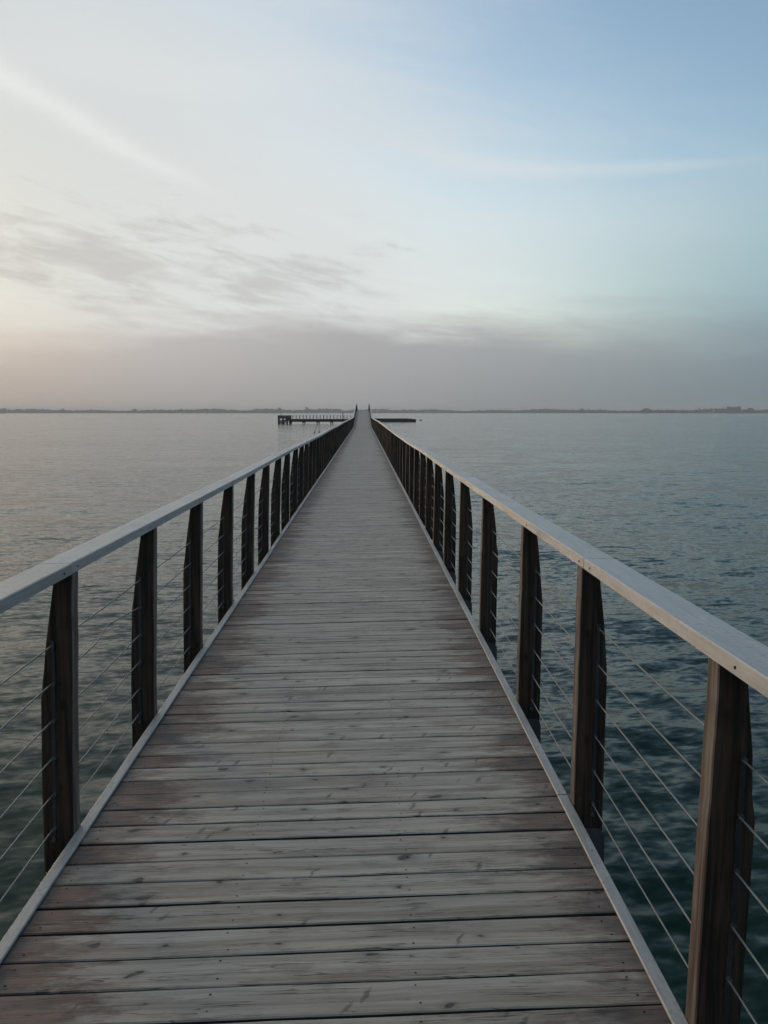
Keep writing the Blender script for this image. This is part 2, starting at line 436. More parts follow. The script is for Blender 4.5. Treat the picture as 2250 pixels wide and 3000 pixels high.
M_PANE = mat_plain('far_window', (0.02, 0.025, 0.03, 1), (0.04, 0.045, 0.05, 1), 0.2, 0.4, 0.5)
M_HULL = mat_plain('black_pontoon', (0.010, 0.010, 0.010, 1), (0.028, 0.027, 0.025, 1), 0.8, 1.5)

# ------------------------------------------------------------------ water: one sheet to the horizon
def build_water():
    fa = np.radians(np.arange(-48.0, 48.01, 0.17))
    ba = np.radians(np.linspace(48.0, 312.0, 70)[1:-1])
    th = np.concatenate([fa, ba])
    nr = 930
    rr = 1.2 * (9000.0 / 1.2) ** (np.arange(nr) / (nr - 1))
    dr = rr * (math.log(9000.0 / 1.2) / (nr - 1))
    RR, TH = np.meshgrid(rr, th, indexing='ij')
    X = RR * np.sin(TH); Y = RR * np.cos(TH)
    Z = np.zeros_like(X); DX = np.zeros_like(X); DY = np.zeros_like(X)
    wr = np.random.default_rng(5)
    lim = np.searchsorted(rr, 260.0)
    front = len(fa)
    xs, ys = X[:lim, :front], Y[:lim, :front]
    for i in range(64):
        lam = 0.15 * (1.7 / 0.15) ** (i / 63.0) * wr.uniform(0.92, 1.08)
        k = 2 * math.pi / lam
        d = R(-98 + wr.normal(0, 34))             # travelling mostly towards the viewer
        a = 0.0040 * lam * (1.0 if lam < 0.42 else (0.42 / lam) ** 0.9) * wr.uniform(0.5, 1.1)
        keep = np.clip((lam / (3.2 * dr[:lim]) - 1.0), 0, 1)[:, None]
        if keep.max() <= 0: continue
        cx, cy = math.cos(d), math.sin(d)
        ph = k * (xs * cx + ys * cy) + wr.uniform(0, 6.28)
        Z[:lim, :front] += keep * a * np.cos(ph)
        DX[:lim, :front] -= keep * 0.7 * a * cx * np.sin(ph)
        DY[:lim, :front] -= keep * 0.7 * a * cy * np.sin(ph)
    # calm at the sector's border so that the sheet stays closed
    fade = np.clip(np.minimum(TH - fa[0], fa[-1] - TH) / R(4), 0, 1)
    fade[:, front:] = 0
    Z *= fade; DX *= fade; DY *= fade
    co = np.stack([X + DX, Y + DY, Z], -1).reshape(-1, 3)
    co = np.concatenate([co, [[0, 0, 0]]])
    nt_ = len(th)
    i = np.arange(nr - 1)[:, None]; j = np.arange(nt_)[None, :]
    jn = (j + 1) % nt_
    quads = np.stack(np.broadcast_arrays(i * nt_ + j, (i + 1) * nt_ + j, (i + 1) * nt_ + jn, i * nt_ + jn), -1).reshape(-1, 4)[:, ::-1]
    ctr = len(co) - 1
    jj = np.arange(nt_)
    tris = np.stack([np.full(nt_, ctr), (jj + 1) % nt_, jj], -1)
    me = bpy.data.meshes.new('water')
    nq, ntr = len(quads), len(tris)
    me.vertices.add(len(co)); me.vertices.foreach_set('co', co.astype(np.float32).ravel())
    me.loops.add(nq * 4 + ntr * 3)
    me.loops.foreach_set('vertex_index', np.concatenate([quads.ravel(), tris.ravel()]).astype(np.int32))
    me.polygons.add(nq + ntr)
    me.polygons.foreach_set('loop_start', np.concatenate([np.arange(nq) * 4, nq * 4 + np.arange(ntr) * 3]).astype(np.int32))
    me.polygons.foreach_set('use_smooth', np.ones(nq + ntr, dtype=bool))
    me.materials.append(M_WATER)
    me.update(calc_edges=True)
    if me.polygons[0].normal.z < 0: me.flip_normals()
    o = link('water', me, None, (0, 0, WATER))
    tag(o, kind='structure')
build_water()

# ------------------------------------------------------------------ pier profile
HUMP0, HUMP1, HUMP2, PIER_END = 101.6, 140.6, 181.0, 264.0
HUMP_H = 2.07
def deck_z(y):
    def lin(a):
        if a < HUMP0 or a > HUMP2: return 0.0
        if a < HUMP1: return HUMP_H * (a - HUMP0) / (HUMP1 - HUMP0)
        return HUMP_H * (HUMP2 - a) / (HUMP2 - HUMP1)
    return sum(lin(y + d) for d in (-2.4, -1.2, 0, 1.2, 2.4)) / 5.0
ROLL = R(0.9)          # the deck lies a little higher on its right side
SKEW = R(0.7)

pier = empty('pier', (0, 0, 0))
tag(pier, 'long narrow weathered timber boardwalk running straight out over the water', 'pier')

# planks: a few alike boards with worn edges, each one an object
PITCH = 0.1487
def plank_mesh(k):
    r = random.Random(100 + k)
    w = 0.1372 + r.uniform(-0.0036, 0.0030)
    hl = 1.052; ns = 9; ch = 0.0030; t = 0.038
    mb = MB(); vs_ = []
    for i in range(ns + 1):
        x = -hl + 2 * hl * i / ns
        j0 = r.uniform(-0.0022, 0.0022); j1 = r.uniform(-0.0022, 0.0022); cup = r.uniform(0.0, 0.0018)
        y0, y1 = -w / 2 + j0, w / 2 + j1
        vs_ += [(x, y0, -t), (x, y0, -ch * 1.5), (x, y0 + ch, 0), (x, 0, -cup), (x, y1 - ch, 0), (x, y1, -ch * 1.5), (x, y1, -t)]
    fs = []; fmi = []
    for i in range(ns):
        a, b = i * 7, (i + 1) * 7
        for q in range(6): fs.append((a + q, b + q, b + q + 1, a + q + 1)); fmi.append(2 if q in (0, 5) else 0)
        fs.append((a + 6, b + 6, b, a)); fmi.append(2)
    fs.append(tuple(range(7))); fs.append(tuple(ns * 7 + q for q in range(7))[::-1])
    mb.add(vs_, fs, 0)
    mb.m = fmi + [0, 0]
    for sx in (-0.965, -0.312, 0.307, 0.965):       # screw heads, two a joist
        for sy in (-0.040, 0.042):
            cx, cy = sx + r.uniform(-0.012, 0.012), sy + r.uniform(-0.007, 0.007)
            rad = r.uniform(0.0030, 0.0047)
            if r.random() < 0.12: continue
            mb.add([(cx + rad * math.cos(q * 1.0472), cy + rad * math.sin(q * 1.0472), 0.0006) for q in range(6)], [tuple(range(6))], 1)
    me = mesh('plank', mb.v, mb.f, [M_PLANK, M_SCREW, M_SIDE], False, mb.m)
    return me
PLANKS = [plank_mesh(k) for k in range(14)]
FIRST = 1.72
pr = random.Random(3)
ROT_Y = -ROLL
for i in range(300):
    y = FIRST + i * PITCH + pr.uniform(-0.0028, 0.0028)
    o = link('plank', PLANKS[pr.randrange(14)], pier, (pr.uniform(-0.004, 0.004), y, pr.uniform(-0.002, 0.002)),
             (pr.uniform(-0.004, 0.004), ROT_Y + pr.uniform(-0.0008, 0.0008), SKEW + pr.uniform(-0.0016, 0.0016)))
    if i % 2 and pr.random() < 0.5:
        o.scale = (1, 1, 1)
        o.rotation_euler[2] += math.pi
        o.rotation_euler[1] = -o.rotation_euler[1]
# the boards that are too far away (or behind) to pick apart
mb = MB(); rnds = []
ys = [FIRST - PITCH * (k + 1) for k in range(40)] + [FIRST + PITCH * k for k in range(300, int((PIER_END - FIRST) / PITCH))]
ca, sa = math.cos(SKEW), math.sin(SKEW)
for y in ys:
    s_ = (deck_z(y + 0.07) - deck_z(y - 0.07)) / 0.14
    zc = deck_z(y) + pr.uniform(-0.002, 0.002)
    hw = 0.0684; L = 1.052
    P = []
    for zz in (-0.038, 0.0):
        for (px, py) in ((-L, -hw), (L, -hw), (L, hw), (-L, hw)):
            P.append((px * ca - py * sa, y + px * sa + py * ca, zc + zz + py * s_ + px * math.tan(ROLL)))
    mb.add(P, [(0, 3, 2, 1), (4, 5, 6, 7), (0, 1, 5, 4), (1, 2, 6, 5), (2, 3, 7, 6), (3, 0, 4, 7)])
    rnds += [pr.random()] * 8
far = mb.build('far_planks', M_PLANK, pier)
far['kind'] = 'stuff'
at = far.data.attributes.new('rnd', 'FLOAT', 'POINT')
at.data.foreach_set('value', rnds)

def post_line(near, step):
    ys_ = [near[0] - step * q for q in (3, 2, 1)] + near
    while ys_[-1] < PIER_END - 1.5: ys_.append(ys_[-1] + 1.485)
    return ys_
POSTS = {-1: post_line([2.055, 3.385, 4.735, 6.13, 7.60, 9.10, 10.62], 1.33),
         1: post_line([2.155, 3.505, 4.835, 6.485, 7.985, 9.415, 10.90], 1.34)}

# metal edge strips lying on the plank ends, three bays long
def strip_mesh(y0, y1, side):
    n = 1 if (y1 < HUMP0 - 5 or y0 > HUMP2 + 5) else 4
    mb = MB(); vs_ = []; fs = []
    x0, x1 = (-1.062, -1.017) if side < 0 else (1.0225, 1.0675)
    dzl = x0 * math.tan(ROLL)
    ch = 0.003
    prof = [(x0, -0.022), (x0, 0.013 - ch), (x0 + ch, 0.013), (x1 - ch, 0.013), (x1, 0.013 - ch), (x1, -0.022 if side < 0 else -0.022)]
    # underside stops on the boards on the inner side
    prof = [(px, pz if pz > 0 else (0.004 if abs(px) < 1.03 else -0.05)) for px, pz in prof]
    m = len(prof)
    for i in range(n + 1):
        y = y0 + (y1 - y0) * i / n
        for px, pz in prof: vs_.append((px, y, deck_z(y) + pz + dzl))
    for i in range(n):
        for q in range(m):
            fs.append((i * m + q, i * m + (q + 1) % m, (i + 1) * m + (q + 1) % m, (i + 1) * m + q))
    fs.append(tuple(range(m))[::-1]); fs.append(tuple(n * m + q for q in range(m)))
    mb.add(vs_, fs)
    if y0 < 25:
        r = random.Random(int(y0 * 100))
        for q in (0.12, 0.5, 0.88):
            cy = y0 + (y1 - y0) * q; cx = (x0 + x1) / 2 + r.uniform(-0.004, 0.004)
            mb.add([(cx + 0.004 * math.cos(a * 1.0472), cy + 0.004 * math.sin(a * 1.0472), 0.0136 + dzl + deck_z(cy)) for a in range(6)], [tuple(range(6))], 1)
    return mesh('edge_strip', mb.v, mb.f, [M_STRIP, M_SCREW], False, mb.m)
for side in (-1, 1):
    py = POSTS[side]
    for k in range(0 if side < 0 else 1, len(py) - 3, 3):
        y0 = py[k] - 0.02 + (0.10 if side > 0 else 0); y1 = y0 + py[k + 3] - py[k] - 0.008
        o = link('edge_strip', strip_mesh(y0, y1, side), pier)
        o.location = (pr.uniform(-0.003, 0.003), 0, pr.uniform(0, 0.003))

# beams and piles under the deck
for x in (-0.96, -0.31, 0.31, 0.96):
    mb = MB(); pts = []
    yy = [-4.0, 90] + [92 + 3 * q for q in range(31)] + [PIER_END]
    vs_ = []; fs = []
    for y in yy:
        zz = deck_z(y) + x * math.tan(ROLL) - 0.042
        vs_ += [(x - 0.045, y, zz - 0.18), (x + 0.045, y, zz - 0.18), (x + 0.045, y, zz), (x - 0.045, y, zz)]
    for i in range(len(yy) - 1):
        for q in range(4): fs.append((i * 4 + q, i * 4 + (q + 1) % 4, (i + 1) * 4 + (q + 1) % 4, (i + 1) * 4 + q))
    fs += [(3, 2, 1, 0), tuple(len(vs_) - 4 + q for q in range(4))]
    mb.add(vs_, fs); mb.build('beam', M_BEAM, pier)
y = 0.4
while y < PIER_END:
    zt = deck_z(y) - 0.225
    mb = MB(); mb.box(-1.02, 1.02, y - 0.09, y + 0.09, zt - 0.18, zt - 0.002); mb.build('crossbeam', M_BEAM, pier)
    for x in (-0.80, 0.80):
        mb = MB(); mb.tube([(x, y, zt - 0.15), (x * 1.04, y, WATER - 1.2)], [0.11, 0.13], 10); mb.build('pile', M_BEAM, pier, True)
    y += 5.2

# ------------------------------------------------------------------ railings
RAIL_W, RAIL_H = 0.128, 0.045
CAB_H = [0.811, 0.653, 0.495, 0.337, 0.179, 0.031]
def post_mesh(side, k, full=True):
    """tapered timber post; local origin on the inner face at deck level, +x outwards"""
    r = random.Random(900 + k + (50 if side > 0 else 0))
    H = 1.080 if side > 0 else 1.108
    th = 0.070
    wl, wt_ = 0.131, 0.076
    zb = -0.16 if side > 0 else -0.36
    ch = 0.006
    outer = [(zb, wl), (0.20, wl + 0.001), (0.57, wl), (0.64, wl - 0.003), (0.70, wl - 0.012), (0.82, 0.109), (0.97, 0.090), (H - 0.001, wt_)]
    lean = 0.034 if side < 0 else 0.014       # every post leans a little to the right
    vs_ = []; fs = []; fm = []
    for (z, wo_) in outer:
        j = r.uniform(-0.0022, 0.0022); j2 = r.uniform(-0.002, 0.002); j3 = r.uniform(-0.0015, 0.0015)
        ln = lean * (z / H if z > 0 else 0)
        x0 = j3; x1 = wo_ + j
        ring = [(x0 + ch * 0.6, -th / 2 + j2), (x1 - ch, -th / 2 + j2), (x1, -th / 2 + ch), (x1, th / 2 - ch), (x1 - ch, th / 2), (x0 + ch * 0.6, th / 2), (x0, th / 2 - ch * 0.6), (x0, -th / 2 + ch * 0.6 + j2)]
        for (px, py) in ring:
            vs_.append((px * side + ln, py, z))
    n = 8
    for i in range(len(outer) - 1):
        for q in range(n):
            f = (i * n + q, i * n + (q + 1) % n, (i + 1) * n + (q + 1) % n, (i + 1) * n + q)
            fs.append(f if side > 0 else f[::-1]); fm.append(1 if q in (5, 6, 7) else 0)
    fs.append(tuple(range(n)) if side < 0 else tuple(range(n))[::-1]); fm.append(0)
    fs.append(tuple((len(outer) - 1) * n + q for q in range(n)) if side > 0 else tuple((len(outer) - 1) * n + q for q in range(n))[::-1]); fm.append(0)
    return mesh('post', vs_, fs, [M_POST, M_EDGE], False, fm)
def guide_mesh(side):
    mb = MB()
    lean = (0.034 if side < 0 else 0.014) / 1.09
    ys_ = -0.0385
    segs = [0.838] + CAB_H + [-0.02]
    for a, b in zip(segs[:-1], segs[1:]):
        a2, b2 = a - 0.006, b + 0.006
        xa = 0.082 * side + lean * a
        mb.box(xa - 0.0075, xa + 0.0075, ys_ - 0.001, ys_ + 0.003, b2, a2)
        mb.tube([(xa, ys_ + 0.003, b), (xa, ys_ - 0.010, b)], 0.0085, 8, 1)
    return mesh('cable_guide', mb.v, mb.f, [M_GUIDE, M_GALV], False, mb.m)
def bracket_mesh(side):
    mb = MB()
    pts = [(0.0, -0.30), (0.0, -0.095), (0.010, -0.085)]
    cx, cz, rr_ = 0.098, -0.125, 0.04
    prof = [(0.006, -0.32), (0.006, cz + rr_)] + [(cx + rr_ * math.cos(R(a)), cz + rr_ * math.sin(R(a))) for a in (90, 60, 30, 0)] + [(cx + rr_, -0.32)]
    m = len(prof)
    vs_ = [(px * side, -0.047, pz) for px, pz in prof] + [(px * side, -0.039, pz) for px, pz in prof]
    fs = [tuple(range(m)), tuple(m + q for q in range(m))[::-1]] + [(q, m + q, m + (q + 1) % m, (q + 1) % m) for q in range(m)]
    mb.add(vs_, fs)
    return mesh('bracket', mb.v, mb.f, M_GALV)

def build_railing(side):
    root = empty('railing', (0, 0, 0))
    if side < 0:
        tag(root, 'dark post and cable railing with flat grey handrail along the left edge of the pier', 'railing', 'pier railings')
    else:
        tag(root, 'dark post and cable railing with flat grey handrail along the right edge of the pier', 'railing', 'pier railings')
    xin = -1.0675 if side < 0 else 1.0680              # inner face of the posts at the deck
    zoff = -0.014 if side < 0 else 0.014
    H = 1.080 if side > 0 else 1.108
    ph = [random.Random(40 + side).uniform(0, 6.28) for _ in range(4)]
    wig = lambda y: 0.006 * math.sin(y * 0.31 + ph[0]) + 0.004 * math.sin(y * 0.83 + ph[1]) + (0.012 * math.sin(y * 0.09 + ph[2]) if y > 15 else 0)
    wigz = lambda y: 0.004 * math.sin(y * 0.42 + ph[3]) + (0.010 * math.sin(y * 0.11 + ph[1]) if y > 15 else 0)
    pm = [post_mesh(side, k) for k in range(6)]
    gm = guide_mesh(side); bm_ = bracket_mesh(side)
    r = random.Random(60 + side)
    base = []
    for k, y in enumerate(POSTS[side]):
        yy = y + (r.uniform(-0.02, 0.02) if k > 6 else 0.0)
        zz = deck_z(yy) + zoff + wigz(yy)
        xx = xin + wig(yy) * (0.3 if yy < 6 else 1.0)
        base.append((xx, yy, zz))
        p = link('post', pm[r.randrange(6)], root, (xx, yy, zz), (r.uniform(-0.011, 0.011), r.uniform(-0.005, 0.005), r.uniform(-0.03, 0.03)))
        if 3 <= k <= 16:
            link('cable_guide', gm, p)
            if k <= 9 and side > 0: link('bracket', bm_, p)
    # handrail: metal caps three bays long, butted over a post
    inner = (0.034 if side < 0 else 0.014)
    off = 1 if side < 0 else 1
    ks = [0] + list(range(1, len(base), 3))
    if ks[-1] != len(base) - 1: ks.append(len(base) - 1)
    for a, b in zip(ks[:-1], ks[1:]):
        mb = MB(); vs_ = []; fs = []
        jo = -0.06 if side > 0 else -0.03
        ring_y = []
        for q in range(a, b + 1):
            ring_y.append((base[q][0], base[q][1] + jo, base[q][2]))
        ring_y[0] = (ring_y[0][0], ring_y[0][1] + 0.0036, ring_y[0][2]); ring_y[-1] = (ring_y[-1][0], ring_y[-1][1] - 0.0036, ring_y[-1][2])
        ch = 0.0035; sh = r.uniform(-0.0022, 0.0022); shz = r.uniform(-0.0012, 0.0012)
        prof = [(-0.006, 0), (-0.006, RAIL_H - ch), (-0.006 + ch, RAIL_H), (RAIL_W - ch, RAIL_H - 0.003), (RAIL_W, RAIL_H - ch - 0.003), (RAIL_W, 0)]
        m = len(prof)
        for (bx, by, bz) in ring_y:
            for px, pz in prof:
                vs_.append((bx + inner + sh + px * side, by, bz + H + 0.0005 + max(0, shz) + pz))
        for i in range(len(ring_y) - 1):
            for q in range(m):
                f = (i * m + q, i * m + (q + 1) % m, (i + 1) * m + (q + 1) % m, (i + 1) * m + q)
                fs.append(f[::-1] if side > 0 else f)
        f0 = tuple(range(m)); f1 = tuple((len(ring_y) - 1) * m + q for q in range(m))
        fs += [f0, f1[::-1]] if side > 0 else [f0[::-1], f1]
        mb.add(vs_, fs)
        h = mb.build('handrail', M_RAIL, root)
        if ring_y[0][1] < 20:                          # screws in the inner face near each post
            for q in range(len(ring_y) - 1):
                if ring_y[q + 1][1] < 1.0: continue
                for fr in ((0.05, 0.93) if q == 0 else (0.93,)):
                    p0, p1 = Vector(ring_y[q]), Vector(ring_y[q + 1])
                    c_ = p0.lerp(p1, fr) + Vector((inner + sh - 0.006 * side, 0, H + 0.020))
                    s = MB(); s.tube([c_, c_ + Vector((-0.0025 * side, 0, 0))], 0.0045, 7)
                    s.build('screw', M_SCREW, h)
    # stout pointed post where the walkway crests
    cw = 0.40 if side < 0 else 0.24
    yc = HUMP1 + 0.4; zc = deck_z(yc) - 0.2; xc = (xin - 0.02 * side)
    mb = MB()
    mb.add([(xc - cw / 2, yc - 0.1, zc), (xc + cw / 2, yc - 0.1, zc), (xc + cw / 2, yc + 0.1, zc), (xc - cw / 2, yc + 0.1, zc),
            (xc - cw * 0.36, yc - 0.08, zc + 1.0), (xc + cw * 0.36, yc - 0.08, zc + 1.0), (xc + cw * 0.36, yc + 0.08, zc + 1.0), (xc - cw * 0.36, yc + 0.08, zc + 1.0),
            (xc - 0.03, yc, zc + 1.36), (xc + 0.03, yc, zc + 1.36)],
           [(0, 3, 2, 1), (0, 1, 5, 4), (1, 2, 6, 5), (2, 3, 7, 6), (3, 0, 4, 7), (4, 5, 9, 8), (6, 7, 8, 9), (5, 6, 9), (7, 4, 8)])
    mb.build('crest_post', M_BEAM, root)
    # cables threaded through the posts
    for ci, ch_ in enumerate(CAB_H):
        pts = []
        for q, (bx, by, bz) in enumerate(base):
            lx = 0.082 * side + (0.034 if side < 0 else 0.014) / 1.09 * ch_
            pts.append((bx + lx, by, bz + ch_))
            if q < len(base) - 1 and 2 <= q <= 9:
                nx = base[q + 1]
                if side < 0 and ci == 1 and q == 4:
                    pts.append((bx + lx - 0.004, by + 0.55, bz + ch_ + 0.004))
                    pts.append((bx + lx - 0.020, by + 0.78, bz + ch_ + 0.034))
                    pts.append((bx + lx - 0.014, by + 0.86, bz + ch_ + 0.031))
                else:
                    pts.append((0.5 * (bx + nx[0]) + lx + r.uniform(-0.003, 0.003), 0.5 * (by + nx[1]), 0.5 * (bz + nx[2]) + ch_ - r.uniform(0.001, 0.007)))
        mb = MB(); mb.tube(pts, 0.0031, 6); mb.build('cable', M_CABLE, root, True)
    return root
build_railing(-1)
build_railing(1)

# ------------------------------------------------------------------ landing stage beyond the pier (left)
DY_ = 265.0
dock = empty('landing_stage', (-14.0, DY_, WATER))
tag(dock, 'dark timber landing stage on piles with thin railing, branching left at the pier head', 'landing stage')
def part(fn, name, mat, parent, smooth=False):
    mb = MB(); fn(mb); o = mb.build(name, mat, parent, smooth)
    o.matrix_parent_inverse = Matrix.Translation(-Vector(parent.location)) if parent.parent is None else Matrix()
    return o
part(lambda m: m.box(-23.4, -1.1, DY_, DY_ + 2.6, -0.62, -0.36), 'deck', M_BEAM, dock)
part(lambda m: m.box(-23.4, -1.1, DY_ + 0.12, DY_ + 0.30, -1.26, -0.625), 'front_beam', M_BEAM, dock)
part(lambda m: m.box(-23.4, -1.1, DY_ + 2.2, DY_ + 2.4, -1.20, -0.625), 'rear_beam', M_BEAM, dock)
for k in range(20):
    x = -22.2 + k * 1.075
    part(lambda m: (m.box(x - 0.06, x + 0.06, DY_ + 0.02, DY_ + 0.11, -0.36, 0.80)), 'railing_post', M_BEAM, dock)
    part(lambda m: (m.box(x - 0.05, x + 0.05, DY_ + 2.45, DY_ + 2.55, -0.36, 0.80)), 'railing_post', M_BEAM, dock)
for zz in (0.20, 0.52):
    part(lambda m: m.tube([(-22.8, DY_ + 0.065, zz), (-1.2, DY_ + 0.065, zz)], 0.012, 5), 'railing_wire', M_CABLE, dock)
part(lambda m: m.box(-22.8, -1.2, DY_ + 0.03, DY_ + 0.10, 0.802, 0.842), 'top_rail', M_RAIL, dock)
for x in (-22.9, -18.7, -14.2, -9.95, -5.7):
    for s in (-0.32, 0.32):
        part(lambda m: m.tube([(x + s * 0.6, DY_ + 0.6, -0.70), (x + s * 1.2, DY_ + 0.5, WATER - 1.0)], 0.13, 8), 'pile', M_BEAM, dock, True)
    part(lambda m: m.box(x - 0.55, x + 0.55, DY_ + 0.35, DY_ + 0.8, -1.48, -1.262), 'pile_cap', M_BEAM, dock)
part(lambda m: m.tube([(-6.4, DY_ - 0.1, -0.6), (-6.4, DY_ - 0.1, 1.62)], 0.12, 8), 'mooring_pole', M_BEAM, dock, True)
# boxy fender frame at the far end, open in the middle
head = empty('fender_frame', (-24.8, DY_, WATER))
tag(head, 'boxy dark timber fender frame standing in the water at the landing stage end', 'fender')
for x in (-26.6, -25.3, -24.0, -22.95):
    for yy in (DY_ - 0.3, DY_ + 2.6):
        part(lambda m: m.tube([(x, yy, 0.80 if x < -24 else 0.78), (x, yy, WATER - 1.0)], 0.16, 8), 'pile', M_BEAM, head, True)
for (z0, z1, xa, xb) in ((0.46, 0.78, -26.8, -22.8), (0.12, 0.44, -26.8, -22.8), (-0.22, 0.10, -26.8, -22.8), (-0.70, -0.60, -24.9, -22.8), (-1.10, -0.72, -26.8, -24.2), (-1.46, -1.14, -26.8, -24.2), (-1.84, -1.5, -26.8, -24.4)):
    part(lambda m: m.box(xa, xb, DY_ - 0.56, DY_ - 0.47, z0, z1), 'fender_board', M_BEAM, head)
part(lambda m: m.box(-24.4, -22.8, DY_ - 0.67, DY_ - 0.57, -1.0, -0.1), 'fender_board', M_BEAM, head)
part(lambda m: m.box(-26.78, -26.7, DY_ - 0.3, DY_ + 2.6, -1.6, 0.7), 'side_panel', M_BEAM, head)
part(lambda m: m.tube([(-25.8, DY_, 0.7), (-25.8, DY_, 1.45)], 0.10, 8), 'light_post', M_BEAM, head, True)

# floating pontoon to the right
PY = 318.0
pon = empty('pontoon', (11.0, PY, WATER))
tag(pon, 'long low black floating pontoon lying on the water right of the pier', 'pontoon')
for k in range(6):
    x0 = 1.2 + k * 3.13
    sl = 0.0 if k < 5 else 0.22
    part(lambda m: m.add([(x0, PY, WATER - 0.4), (x0 + 3.09, PY, WATER - 0.4), (x0 + 3.09, PY + 3, WATER - 0.4), (x0, PY + 3, WATER - 0.4),
                          (x0, PY, WATER + 1.26), (x0 + 3.09, PY, WATER + 1.26 - sl), (x0 + 3.09, PY + 3, WATER + 1.26 - sl), (x0, PY + 3, WATER + 1.26)],
                         [(0, 3, 2, 1), (4, 5, 6, 7), (0, 1, 5, 4), (1, 2, 6, 5), (2, 3, 7, 6), (3, 0, 4, 7)]), 'hull_section', M_HULL, pon)
    part(lambda m: m.box(x0 + 0.2, x0 + 2.9, PY - 0.16, PY - 0.02, WATER + 0.55, WATER + 0.85), 'fender', M_HULL, pon)
part(lambda m: m.box(1.2, 18.0, PY + 0.1, PY + 2.9, WATER + 1.262, WATER + 1.32), 'deck', M_BEAM, pon)

def buoy(x, y, r, label, h=0.9):
    b_ = empty('buoy', (x, y, WATER))
    tag(b_, label, 'buoy', 'small dark buoys')
    part(lambda m: m.tube([(x, y, WATER - 0.3), (x, y, WATER - 0.1), (x, y, WATER + r * 0.6), (x, y, WATER + r * 1.2), (x, y, WATER + r * 1.5)],
                          [r * 0.5, r * 0.95, r, r * 0.7, r * 0.2], 10), 'float', M_HULL, b_, True)
    part(lambda m: m.tube([(x, y, WATER + r * 1.4), (x, y, WATER + h)], 0.05, 6), 'staff', M_HULL, b_, True)
buoy(24.0, 362.0, 0.22, 'smaller of two dark buoys off the right end of the pontoon', 0.5)
buoy(25.0, 365.0, 0.38, 'larger of two dark buoys off the right end of the pontoon', 0.75)
for (x, y, tx, lab) in ((-8.6, 150.0, -14.5, 'left of two tiny floats on a mooring line before the landing stage'),
                        (-7.9, 152.0, -13.9, 'right of two tiny floats on a mooring line before the landing stage')):
    b_ = empty('mooring_float', (x, y, WATER))
    tag(b_, lab, 'float', 'mooring floats')
    part(lambda m: m.tube([(x, y, WATER - 0.1), (x, y, WATER + 0.05), (x, y, WATER + 0.17), (x, y, WATER + 0.22)], [0.08, 0.14, 0.12, 0.03], 8), 'float', M_HULL, b_, True)
    part(lambda m: m.tube([(x, y, WATER + 0.12), (x * 0.6 + tx * 0.4, 195, WATER + 0.06), (tx, 262, WATER + 0.6)], 0.03, 5), 'rope', M_HULL, b_, True)

# ------------------------------------------------------------------ far shore
SHORE = 3500.0
mb = MB()
az_s = [(-60 + q * 2) for q in range(61)]
vs_ = []; fs = []
sr = random.Random(21)
for a in az_s:
    rr0 = SHORE * (1 + 0.05 * math.sin(a * 0.21) + sr.uniform(-0.008, 0.008))
    for (d, z) in ((0, WATER - 1.5), (12, WATER + 1.2), (300, WATER + 3.0), (5000, WATER + 3.0), (5000, WATER - 2)):
        vs_.append(((rr0 + d) * math.sin(R(a)), (rr0 + d) * math.cos(R(a)), z))
for i in range(len(az_s) - 1):
    for q in range(4): fs.append((i * 5 + q, (i + 1) * 5 + q, (i + 1) * 5 + q + 1, i * 5 + q + 1))
mb.add(vs_, fs)
tag(mb.build('far_shore', M_LAND), kind='structure')
def shore_r(a): return SHORE * (1 + 0.05 * math.sin(a * 0.21))

ICO = None
def ico():
    bm = bmesh.new(); bmesh.ops.create_icosphere(bm, subdivisions=1, radius=1.0)
    v = np.array([q.co[:] for q in bm.verts]); f = [tuple(w.index for w in q.verts) for q in bm.faces]; bm.free()
    return v, f
IV, IF = ico()
def clumps(mb, cx, cy, cz, rx, rz, n, r):
    for _ in range(n):
        a = r.uniform(0, 6.28); q = math.sqrt(r.random()); t = r.uniform(-1, 1)
        s = r.uniform(0.28, 0.5) * rx
        px = cx + math.cos(a) * q * rx * math.sqrt(max(0.05, 1 - t * t)) ; py = cy + math.sin(a) * q * rx * 0.8; pz = cz + t * rz
        M = np.array(Matrix.Rotation(r.uniform(0, 6.28), 3, 'Z') @ Matrix.Rotation(r.uniform(0, 3), 3, 'X'))
        V = (IV * (1 + np.array([[r.uniform(-0.25, 0.25)] for _ in IV]))) @ M.T * (s, s, s * 0.75) + (px, py, pz)
        mb.add(V.tolist(), IF)
mb = MB()
a = -33.0
hn = [0.0] * 400
while a < 36.0:
    rr0 = shore_r(a) + sr.uniform(40, 220)
    px_ = a
    h = 6.0 + 3.0 * math.sin(a * 0.55 + 1.0) + 2.2 * math.sin(a * 1.7) + sr.uniform(-1.5, 2.0)
    if -7.5 < a < -1.5: h += 4.0
    if 2.5 < a < 6.5: h += 2.5
    if 19.5 < a < 23.5: h += 0.5
    h = 4.0 + 1.25 * max(3.0, h)
    x, y = rr0 * math.sin(R(a)), rr0 * math.cos(R(a))
    clumps(mb, x, y, WATER + 1.5 + h * 0.42, 10.0, h * 0.42, 9, sr)
    a += sr.uniform(0.05, 0.11)
wood = mb.build('far_woodland', M_LEAF)
tag(wood, 'low hazy belt of trees along the far shore', 'woodland', kind='stuff')

